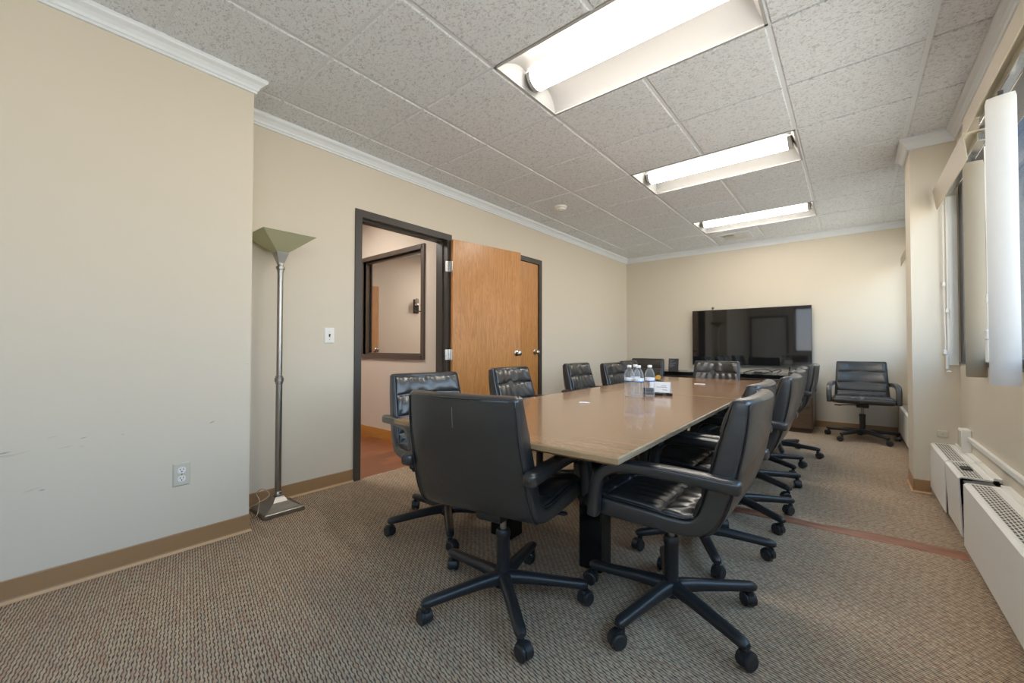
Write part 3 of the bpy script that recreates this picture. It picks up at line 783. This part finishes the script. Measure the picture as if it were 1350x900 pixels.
def cushion(i0, i1, nch, pleat, seed, x_in=.016, h=.016, sstart=0.0, send=1.0):
    rnd = random.Random(seed); ph = [rnd.uniform(0, 6.28) for _ in range(12)]; fr = [rnd.uniform(40, 120) for _ in range(12)]
    seg = STN[i0:i1+1]; NS, NX = 84, 96
    def at(s):
        f = s*(len(seg)-1); k = min(int(f), len(seg)-2); t = f-k; a, b = seg[k], seg[k+1]
        m = lambda p, q: p+(q-p)*t
        return (m(a[0][0], b[0][0]), m(a[0][1], b[0][1])), (m(a[1][0], b[1][0]), m(a[1][1], b[1][1])), m(a[2], b[2])
    bm = B(); rows = []
    for j in range(NS+1):
        s = j/NS; (iy, iz), (oy, oz), w = at(sstart+(send-sstart)*s)
        ny, nz = iy-oy, iz-oz; d = math.hypot(ny, nz); ny /= d; nz /= d
        ch = s*nch; c = ch-math.floor(ch); ci = min(nch-1, int(ch))
        bulge = (max(0.0, 1-(2*c-1)**2))**.42
        row = []
        for i in range(NX+1):
            u = i/NX*2-1; hw = w-x_in; x = u*hw
            ex = (1-abs(u)**14)**.5 if abs(u) < 1 else 0
            # gathers fan out from the seam towards the channel's middle
            fan = x*(1+.35*(c-.5))
            wr = 0.0
            for q in range(4): wr += math.sin(fan*fr[(q+ci*3) % 12]+ph[(q+ci*5) % 12]+.9*math.sin(8*x+ph[q]))
            g = pleat*wr*.25*(math.exp(-((c-.05)/.22)**2)+1.0*math.exp(-((c-.95)/.28)**2)+.25)
            big = .003*math.sin(5*x+ph[ci])*min(1, pleat/.004)
            hh = (-.006+(h+.006)*bulge*(1 if True else 0))*ex+(g*bulge**.7+big*bulge)*ex
            row.append(bm.verts.new((x, iy+ny*(hh-.001)+bow((iz+oz)/2, u), iz+nz*(hh-.001))))
        rows.append(row)
    for a, b in zip(rows, rows[1:]):
        for i in range(NX): bm.faces.new((a[i], a[i+1], b[i+1], b[i]))
    # skirt so the pad has depth
    edge = rows[0]+[r[-1] for r in rows[1:-1]]+rows[-1][::-1]+[r[0] for r in rows[-2:0:-1]]
    low = [bm.verts.new((v.co.x*.985, v.co.y, v.co.z)) for v in edge]
    for k, v in enumerate(low):
        v.co += Vector((0, -.010 if i0 > 15 else 0, -.012 if i0 < 15 else -.003))
    for k in range(len(edge)):
        k2 = (k+1) % len(edge); bm.faces.new((edge[k], low[k], low[k2], edge[k2]))
    return bm
ISEAT = 5*KSUB  # crease index
NST = len(STN)
def arm_mesh(s):
    path = spline([(s*.262, -.288, .612), (s*.266, -.25, .615), (s*.274, -.10, .622), (s*.286, .05, .622), (s*.294, .115, .609), (s*.299, .158, .575), (s*.300, .175, .52), (s*.298, .183, .455), (s*.297, .185, .43)], 6)
    bm = B(); rings = []
    side = Vector((1, 0, 0)); n = len(path)
    for i, p in enumerate(path):
        t = (path[min(i+1, n-1)]-path[max(i-1, 0)]).normalized()
        sd = (side-t*side.dot(t)).normalized(); up = sd.cross(t)
        u = i/(n-1); a = .0255; b = .0205+.003*(1-u)
        r = [p+sd*q[0]+up*q[1] for q in superell(a, b, 3.6, 20)]
        rings.append(r)
    def shrink(r, f, d): c = sum(r, Vector())/len(r); return [c+(q-c)*f+d for q in r]
    t0 = (path[0]-path[1]).normalized(); t1 = (path[-1]-path[-2]).normalized()
    rings = [shrink(rings[0], .55, t0*.014), shrink(rings[0], .82, t0*.010), shrink(rings[0], .95, t0*.005)]+rings+[shrink(rings[-1], .92, t1*.006), shrink(rings[-1], .6, t1*.010)]
    loft(bm, rings); return bm, path
def make_chair(label):
    t = thing('office_chair', label, 'office chair')
    seat = obj('seat', lofted(0, ISEAT, True, False), 'leather', t, True, auto=60)
    back = obj('backrest', lofted(ISEAT, NST-1, False, True), 'leather', t, True, auto=60)
    sc = obj('seat_cushion', cushion(2, ISEAT, 3, .0085, 3, .020, .013), 'leather', seat, True)
    bc = obj('back_cushion', cushion(ISEAT+1, NST-1, 4, .0095, 11, .020, .014), 'leather', back, True)
    bm = B()
    L = rim(ISEAT+2, NST-1, True); Ro = rim(ISEAT+2, NST-1, False)
    for ln in (L, Ro):
        top = ln[-1]; y, z = top[1], top[2]+.004
        mid = [(top[0]*(1-2*k/20), y-bow(.9, .97)+bow(.9, 1-2*k/20), z+.002) for k in range(1, 20)]
        path = [(a, b, c) for a, b, c in ln]+[(top[0]-.006, y, z)]+mid[1:-1]+[(-top[0]+.006, y, z)]+[(-a, b, c) for a, b, c in ln[::-1]]
        tube(bm, path, .0032, 6)
    obj('piping', bm, 'piping', back, True)
    bm = B(); L = rim(1, ISEAT+1, True)
    for s in (1, -1): tube(bm, [(s*a, b, c) for a, b, c in L], .0032, 6)
    obj('piping', bm, 'piping', seat, True)
    for s in (-1, 1):
        bm, path = arm_mesh(s); a = obj('armrest', bm, 'leather', t, True)
        bm = B(); tube(bm, [p+Vector((s*.0225, 0, .014)) if i < 22 else p+Vector((s*.0225, .014, 0)) for i, p in enumerate(path[2:24])], .0026, 6); tube(bm, [p+Vector((-s*.0225, 0, .014)) for p in path[2:22]], .0026, 6)
        obj('piping', bm, 'piping', a, True)
    bm = B(); prism(bm, [(-.125, .375), (-.11, .362), (.05, .358), (.09, .375), (.09, .4125), (-.125, .4125)], 'x', -.055, .055); mech = obj('tilt_mechanism', bm, 'black_plastic', t, bevel=.006)
    bm = B(); tube(bm, spline([(.04, .03, .385), (.14, .06, .385), (.20, .07, .378)], 5), .006, 8); r = []
    loft(bm, [[(x, .07+q[0], .377+q[1]) for q in superell(a, b, 3, 12)] for x, a, b in ((.19, .008, .006), (.20, .013, .008), (.245, .016, .007), (.255, .009, .004))])
    obj('lever', bm, 'black_plastic', mech, True, auto=40)
    bm = B(); lathe(bm, [(.001, .29), (.0135, .29), (.0135, .366), (.001, .366)], 18); obj('gas_rod', bm, 'nickel', t, True, auto=40)
    bm = B(); lathe(bm, [(.001, .07), (.024, .07), (.0265, .12), (.027, .262), (.030, .266), (.030, .285), (.024, .295), (.001, .295)], 24); obj('column', bm, 'black_plastic', t, True, auto=40)
    bm = B(); lathe(bm, [(.001, .062), (.036, .064), (.044, .078), (.045, .105), (.036, .122), (.001, .124)], 28); obj('hub', bm, 'black_metal', t, True, auto=40)
    for k in range(5):
        bm = B(); rings = []
        for (x, z, a, b) in ((.02, .098, .030, .026), (.06, .099, .027, .026), (.12, .098, .0245, .023), (.20, .094, .0235, .0205), (.29, .089, .0225, .019), (.318, .0875, .0222, .0185), (.336, .086, .019, .016), (.346, .0855, .011, .009)):
            rings.append([(x, q[0], z+q[1]) for q in superell(a, b, 2.3, 20)])
        loft(bm, rings); lg = obj('base_leg', bm, 'black_metal', t, True, auto=50); lg.rotation_euler = (0, 0, R(72*k))
        bm = B()
        lathe(bm, [(.001, .05), (.009, .05), (.009, .075), (.001, .075)], 12)
        for s in (-1, 1):   # twin wheels beneath a hood
            lathe(bm, [(.001, s*.005), (.024, s*.005), (.0275, s*.008), (.0285, s*.014), (.0275, s*.021), (.022, s*.0245), (.018, s*.0235), (.006, s*.0245), (.001, s*.0245)], 22, (.016, 0, .0288), 'y')
        hood = []
        for a in range(-10, 11):
            q = R(90+a*11.0); hood.append((.016+.032*math.cos(q), .0288+.032*math.sin(q)))
        inn = [((p[0]-.016)*.91+.016, (p[1]-.0288)*.91+.0288) for p in hood[::-1]]
        prism(bm, hood+inn, 'y', -.013, .013)
        lathe(bm, [(.001, .052), (.013, .052), (.013, .064), (.001, .066)], 12)
        c = obj('caster', bm, 'black_plastic', lg, True, auto=35); c.location = (.325, 0, 0); c.rotation_euler = (0, 0, R(40+67*k))
    return t
smooth_back = None
def dup(root, loc, rz, label, star, lift=0.0, smooth=False, spin=0):
    r = root.copy(); C.objects.link(r); pose(r, loc, rz, label)
    for ch in root.children:
        c = ch.copy(); C.objects.link(c); c.parent = r
        kids = []
        for g in ch.children:
            d = g.copy(); C.objects.link(d); d.parent = c; kids.append(d)
        finish(c, kids, rz, star, lift, smooth, spin)
    return r
def pose(r, loc, rz, label): r.location = (loc[0], loc[1], 0); r.rotation_euler = (0, 0, R(rz)); r['label'] = label
LEGN = [0]
def finish(c, kids, rz, star, lift, smooth, spin):
    kind = c.name.split('.')[0]
    if kind == 'base_leg':
        k = LEGN[0] % 5; LEGN[0] += 1
        c.rotation_euler = (0, 0, R(star-rz+72*k))
        for d in kids: d.rotation_euler = (0, 0, R((40+67*k*k+spin*53) % 360))
    elif kind in ('seat', 'backrest', 'armrest', 'tilt_mechanism', 'gas_rod'):
        c.location.z += lift
    for d in kids:
        if smooth and d.name.split('.')[0] == 'back_cushion': d.data = smooth_back
A = make_chair('black leather office chair at the near table end, plain back showing a pale scratch')
A['group'] = 'black leather chairs around the table'
tmp = obj('back_cushion_plain', cushion(ISEAT+1, NST-1, 4, .0008, 5, .020, .013), 'leather', None, True)
smooth_back = tmp.data; bpy.data.objects.remove(tmp)
CH = [((-.565, 1.69), 90, 42, 0, 0, 'black leather office chair nearest on the window side, facing the table in profile'),
      ((-.635, 2.33), 90, 10, 0, 0, 'second black leather chair from the near end on the window side'),
      ((-.575, 2.95), 90, 35, .005, 0, 'third black leather chair from the near end on the window side'),
      ((-.60, 3.61), 91, 33, .01, 0, 'fourth black leather chair from the near end on the window side'),
      ((-.63, 4.25), 92, 33, .01, 0, 'fifth black leather chair from the near end on the window side'),
      ((-.585, 4.93), 90, 66, .015, 0, 'last black leather chair on the window side, beside the credenza drawers'),
      ((-1.86, 1.66), -102, 33, 0, 0, 'black leather office chair in front of the open doorway, left of the scratched chair'),
      ((-1.84, 2.57), -88, 50, .01, 0, 'black leather chair in front of the open oak door'),
      ((-1.84, 3.62), -88, 20, .015, 0, 'first black leather chair past the oak doors along the left wall'),
      ((-1.80, 4.31), -89, 40, 0, 0, 'second black leather chair past the oak doors, left of the water bottles'),
      ((-1.88, 4.96), -88, 10, .01, 0, 'half hidden black leather chair behind the water bottles, last at left side'),
      ((-2.27, 5.50), 177, 25, .02, 1, 'black leather chair in the far left corner, facing forward behind the bottles'),
      ((-1.19, 4.82), 180, 15, .02, 0, 'black leather chair at the far head of the table below the television'),
      ((.085, 6.25), 181, 20, .01, 1, 'lone black leather armchair against the back wall right of the television')]
for i, (loc, rz, star, lift, smooth, label) in enumerate(CH):
    dup(A, loc, rz, label, star, lift, smooth, i+1)
pose(A, (-1.125, 1.312), 11.0, A['label'])
LEGN[0] = 0
for c in A.children: finish(c, list(c.children), 11.0, 33, 0, False, 0)
for o in A.children:
    if o.name.split('.')[0] == 'backrest':
        o.material_slots[0].link = 'OBJECT'; o.material_slots[0].material = M['leather_scratch']

# ------------------------------------------------------------------ things on the table
def bottle_thing(label):
    t = thing('water_bottle', label, 'water bottle', (0, 0, TZ+.0006), 0, 'clear water bottles on the table')
    bm = B(); prof = [(.001, .001), (.026, .001), (.0315, .006)]
    for i in range(9): prof += [(.0318, .012+i*.009), (.0298, .0165+i*.009)]
    prof += [(.029, .092), (.0325, .099), (.0325, .136), (.031, .150), (.027, .163), (.018, .180), (.0125, .188), (.0125, .196), (.001, .196)]
    lathe(bm, prof, 24); obj('body', bm, 'bottle', t, True, auto=60)
    bm = B(); lathe(bm, [(.0330, .106), (.0332, .107), (.0332, .125), (.0330, .126)], 24, cap=False); lb = obj('label_band', bm, 'label_white', t, True)
    bm = B(); lathe(bm, [(.0331, .100), (.0334, .101), (.0334, .1065), (.0331, .107)], 24, cap=False); obj('blue_band', bm, 'blue_label', lb, True)
    bm = B(); lathe(bm, [(.001, .194), (.0145, .194), (.0148, .197), (.0148, .208), (.0138, .2095), (.001, .2095)], 20); obj('cap', bm, 'white_plastic', t, True, auto=40)
    return t
b0 = bottle_thing('clear water bottle at front left of the group of four')
b0.location.xy = (-1.159, 2.651)
for (x, y, lab) in ((-1.090, 2.640, 'clear water bottle standing front and centre, lowest in the group'), (-1.056, 2.747, 'clear water bottle on the right beside the white card'), (-1.168, 2.773, 'clear water bottle tucked at the rear of the group')):
    r = b0.copy(); C.objects.link(r); r.location = (x, y, b0.location.z); r['label'] = lab; r.rotation_euler = (0, 0, x*9)
    for ch in b0.children:
        c = ch.copy(); C.objects.link(c); c.parent = r
        for g in ch.children: d = g.copy(); C.objects.link(d); d.parent = c
TT = TZ+.0008
nc = thing('name_card', 'folded white tent card standing on the table beside the bottles', 'card', (-1.051, 2.928, TT), R(2))
bm = B(); prism(bm, [(-.028, 0), (-.027, 0), (0, .083), (.027, 0), (.028, 0), (.0006, .086), (-.0006, .086)], 'x', -.072, .072); obj('card', bm, 'paper', nc)
bm = B()
for z, x0, x1 in ((.058, .01, .045), (.048, -.02, .05), (.03, .02, .055)):
    y = -.0285+.0275*z/.084-.0003; box(bm, x0, y-.0004, z, x1, y+.0002, z+.003)
obj('printed_lines', bm, 'ink', nc)
def marker(x, y, z, a, l=.12, r=.008, label='', tip='black_plastic'):
    t = thing('marker_pen', label, 'marker', (x, y, z+r), R(a), 'dark markers lying by the tent card')
    bm = B(); lathe(bm, [(.001, -l/2), (r*.9, -l/2), (r, -l/2+.004), (r, l*.12), (r*.95, l*.13)], 14, (0, 0, 0), 'x'); obj('barrel', bm, tip, t, True, auto=40)
    bm = B(); lathe(bm, [(r*1.06, l*.1), (r*1.08, l/2-.006), (r*.7, l/2), (.001, l/2)], 14, (0, 0, 0), 'x'); obj('cap', bm, 'gloss_black', t, True, auto=40)
marker(-1.067, 2.832, TT, 12, .13, .010, 'dark marker lying nearest in front of the tent card', 'black_plastic')
marker(-0.997, 2.864, TT, -10, .11, .009, 'dark marker lying right of the other marker before the tent card', 'charcoal')
er = thing('eraser_block', 'black whiteboard eraser standing against the tent card', 'eraser', (-1.104, 2.869, TT), R(6))
obj('handle', bx(-.05, -.015, .02, .03, .015, .045), 'black_plastic', er, bevel=.005); obj('felt_pad', bx(-.048, -.014, 0, .028, .014, .02), 'charcoal', er)
ph = thing('tape_dispenser', 'small black desk item with yellow roll behind the bottles', 'tape dispenser', (-1.269, 3.520, TT), R(10))
bm = B(); prism(bm, [(-.085, 0), (.085, 0), (.085, .018), (.03, .022), (.02, .05), (-.02, .062), (-.035, .03), (-.085, .022)], 'y', -.03, .03); obj('body', bm, 'black_plastic', ph, bevel=.004)
bm = B(); lathe(bm, [(.001, -.009), (.021, -.009), (.021, .009), (.001, .009)], 20, (-.012, 0, .074), 'y'); obj('tape_roll', bm, 'yellow', ph, True, auto=40)
def card(x, y, a, w, h, label):
    t = thing('paper_slip', label, 'paper', (x, y, TT), R(a)); obj('sheet', bx(-w/2, -h/2, 0, w/2, h/2, .003), 'paper', t, bevel=.0008)
    obj('fold', bx(-w/2+.004, -h/2+.004, .0031, w/2-.01, h/2-.002, .0042), 'paper', t)
card(-1.221, 2.155, 20, .06, .025, 'tiny white paper slip on the table in front of the bottles')
card(-1.067, 3.968, 5, .09, .03, 'tiny white paper slip on the far half of the table')

# ------------------------------------------------------------------ credenza and television
cz = .705; CX0, CX1, CY0, CY1 = -2.45, -.375, 6.25, 6.79
cr = thing('credenza', 'dark wood credenza with black top and drawers under the television', 'credenza', (CX0, CY0, 0))
W = CX1-CX0; Dp = CY1-CY0
bm = B(); box(bm, 0, .02, .05, W-.002, Dp, cz-.05); box(bm, .02, .04, .0, W-.02, Dp-.02, .05); obj('body', bm, 'credenza', cr, bevel=.002)
obj('top', bx(-.015, -.012, cz-.05, W+.012, Dp, cz), 'gloss_black', cr, bevel=.003)
for k in range(4):
    x0 = .01+k*(W-.02)/4; x1 = x0+(W-.02)/4-.006
    if k == 3 or k == 0:
        for (z0, z1) in ((.06, .318), (.335, .470), (.487, .645)):
            d = obj('drawer', bx(x0, -.001, z0, x1, .022, z1), 'credenza', cr, bevel=.002)
            obj('pull', bx(x0+.004, -.012, z1-.001, x1-.004, .02, z1+.010), 'steel', d)
    else:
        d = obj('door_panel', bx(x0, -.001, .06, x1, .022, .645), 'credenza', cr, bevel=.002)
        obj('pull', bx(x0+.004, -.012, .645, x1-.004, .02, .655), 'steel', d)
TVX0, TVX1, TVZ0, TVZ1, TVY = -1.912, -.408, .792, 1.625, 6.735
tv = thing('television', 'large black flat screen television above the credenza', 'television', ((TVX0+TVX1)/2, TVY, TVZ0))
hw = (TVX1-TVX0)/2; hh = TVZ1-TVZ0
bm = B(); box(bm, -hw, .004, 0, hw, .03, hh); box(bm, -hw*.8, .03, .06, hw*.8, .06, hh*.6); obj('cabinet', bm, 'black_plastic', tv, bevel=.003)
bm = B()
for a in ((-hw, 0, hw, .014), (-hw, hh-.006, hw, hh), (-hw, .014, -hw+.006, hh-.006), (hw-.006, .014, hw, hh-.006)): box(bm, a[0], 0, a[1], a[2], .006, a[3])
obj('bezel', bm, 'charcoal', tv)
obj('screen', bx(-hw+.006, .002, .014, hw-.006, .005, hh-.006), 'screen', tv)
obj('logo_strip', bx(-.03, -.001, .004, .03, .001, .009), 'steel', tv)
for s in (-1, 1):
    bm = B(); tube(bm, [(s*.5, .02, .02), (s*.5, .02, -.06), (s*.5, -.08, -.077)], .008, 8); tube(bm, [(s*.5, .02, -.06), (s*.5, .04, -.077)], .008, 8); obj('foot', bm, 'black_plastic', tv)
hk = thing('wall_hook', 'tiny metal hook on the wall above the television', 'hook', (-1.635, YB, 1.66))
bm = B(); lathe(bm, [(.001, -.0005), (.02, -.0005), (.02, -.006), (.001, -.006)], 12, (0, 0, .0), 'y'); obj('plate', bm, 'steel', hk)
bm = B(); tube(bm, spline([(0, -.006, .0), (0, -.03, -.005), (0, -.035, -.035), (0, -.02, -.045)], 5), .005, 8); obj('hook', bm, 'slot', hk)
sg = thing('table_sign', 'small black sign with pale text lines on the credenza', 'sign', (-2.115, 6.45, cz+.0005))
bm = B(); prism(bm, [(0, 0), (.006, 0), (.031, .185), (.025, .185)], 'x', -.074, .074); obj('panel', bm, 'charcoal', sg)
bm = B(); prism(bm, [(.0, 0), (.09, 0), (.09, .004), (.0, .004)], 'x', -.074, .074); obj('foot', bm, 'charcoal', sg)
bm = B()
for z, x0, x1 in ((.16, -.06, .01), (.14, -.06, -.02), (.115, -.06, .04), (.095, -.06, .0), (.075, -.06, .02), (.055, -.06, -.01)):
    y = .0+.025*z/.185; prism(bm, [(y-.0008, z), (y+.001, z), (y+.0015, z+.005), (y-.0004, z+.005)], 'x', x0, x1)
obj('text_lines', bm, 'ink', sg)
cb = thing('cable_bundle', 'loose black cables and adapter on the credenza below the television', 'cable', (-.95, 6.42, cz+.001))
bm = B(); tube(bm, spline([(-.22, .1, .006), (-.15, -.02, .03), (-.02, .0, .055), (.08, .05, .05), (.12, .1, .02), (.10, .0, .01), (.02, -.06, .008), (-.1, -.05, .008)], 8), .006, 8); tube(bm, spline([(.0, .1, .006), (.1, .02, .03), (.2, .03, .06), (.22, .08, .045), (.17, .1, .012)], 8), .005, 8); obj('cable', bm, 'cable', cb, True)
obj('adapter', bx(-.08, -.03, 0, .02, .05, .03), 'charcoal', cb, bevel=.005)
rm = thing('remote_control', 'pale remote lying on the credenza at left of the television', 'remote', (-1.80, 6.40, cz+.0005), R(15))
obj('case', bx(-.08, -.02, 0, .08, .02, .016), 'ivory', rm, bevel=.004)
bm = B()
for i in range(5):
    for j in (-1, 0, 1): lathe(bm, [(.004, .016), (.004, .018), (.001, .018)], 8, (-.05+i*.022, j*.011, 0))
k = obj('buttons', bm, 'slot', rm); k['kind'] = 'stuff'

# ------------------------------------------------------------------ world, camera
w = bpy.data.worlds.new('sky'); S.world = w; w.use_nodes = True; nt = w.node_tree; nt.nodes.clear()
out = nt.nodes.new('ShaderNodeOutputWorld'); bg = nt.nodes.new('ShaderNodeBackground')
tc = nt.nodes.new('ShaderNodeTexCoord'); sp = nt.nodes.new('ShaderNodeSeparateXYZ'); rp = nt.nodes.new('ShaderNodeValToRGB')
nt.links.new(tc.outputs['Generated'], sp.inputs[0]); nt.links.new(sp.outputs[2], rp.inputs[0])
mr = nt.nodes.new('ShaderNodeMapRange'); mr.inputs[1].default_value = -1; mr.inputs[2].default_value = 1
nt.links.new(sp.outputs[2], mr.inputs[0]); nt.links.new(mr.outputs[0], rp.inputs[0])
e = rp.color_ramp.elements; e[0].position = .0; e[0].color = (1.0, .93, .82, 1); e[1].position = .72; e[1].color = (.40, .66, 1.0, 1)
x = e.new(.48); x.color = (1.0, .95, .88, 1); x = e.new(.52); x.color = (.95, .97, 1.0, 1)
nt.links.new(rp.outputs[0], bg.inputs[0]); bg.inputs[1].default_value = 4.1; nt.links.new(bg.outputs[0], out.inputs[0])

cam = bpy.data.cameras.new('camera'); co = bpy.data.objects.new('camera', cam); C.objects.link(co)
cam.sensor_fit = 'HORIZONTAL'; cam.sensor_width = 36; cam.lens = 36*544.75/1350; cam.clip_start = .02
yaw, pitch, roll = .6885443, .016971, .0018149
fwd = Vector((-math.sin(yaw)*math.cos(pitch), math.cos(yaw)*math.cos(pitch), math.sin(pitch)))
right = Vector((math.cos(yaw), math.sin(yaw), 0)); up = right.cross(fwd)
r2 = right*math.cos(roll)+up*math.sin(roll); u2 = -right*math.sin(roll)+up*math.cos(roll)
mw = Matrix((r2, u2, -fwd)).transposed().to_4x4(); mw.translation = (0, 0, 1.04)
co.matrix_world = mw; S.camera = co
S.view_settings.view_transform = 'Standard'; S.view_settings.look = 'None'; S.view_settings.gamma = 1
S.view_settings.use_curve_mapping = False; S.view_settings.exposure = 0.96
S.cycles.use_denoising = True; S.cycles.max_bounces = 10; S.cycles.diffuse_bounces = 6; S.cycles.transparent_max_bounces = 12
S.cycles.sample_clamp_indirect = 8
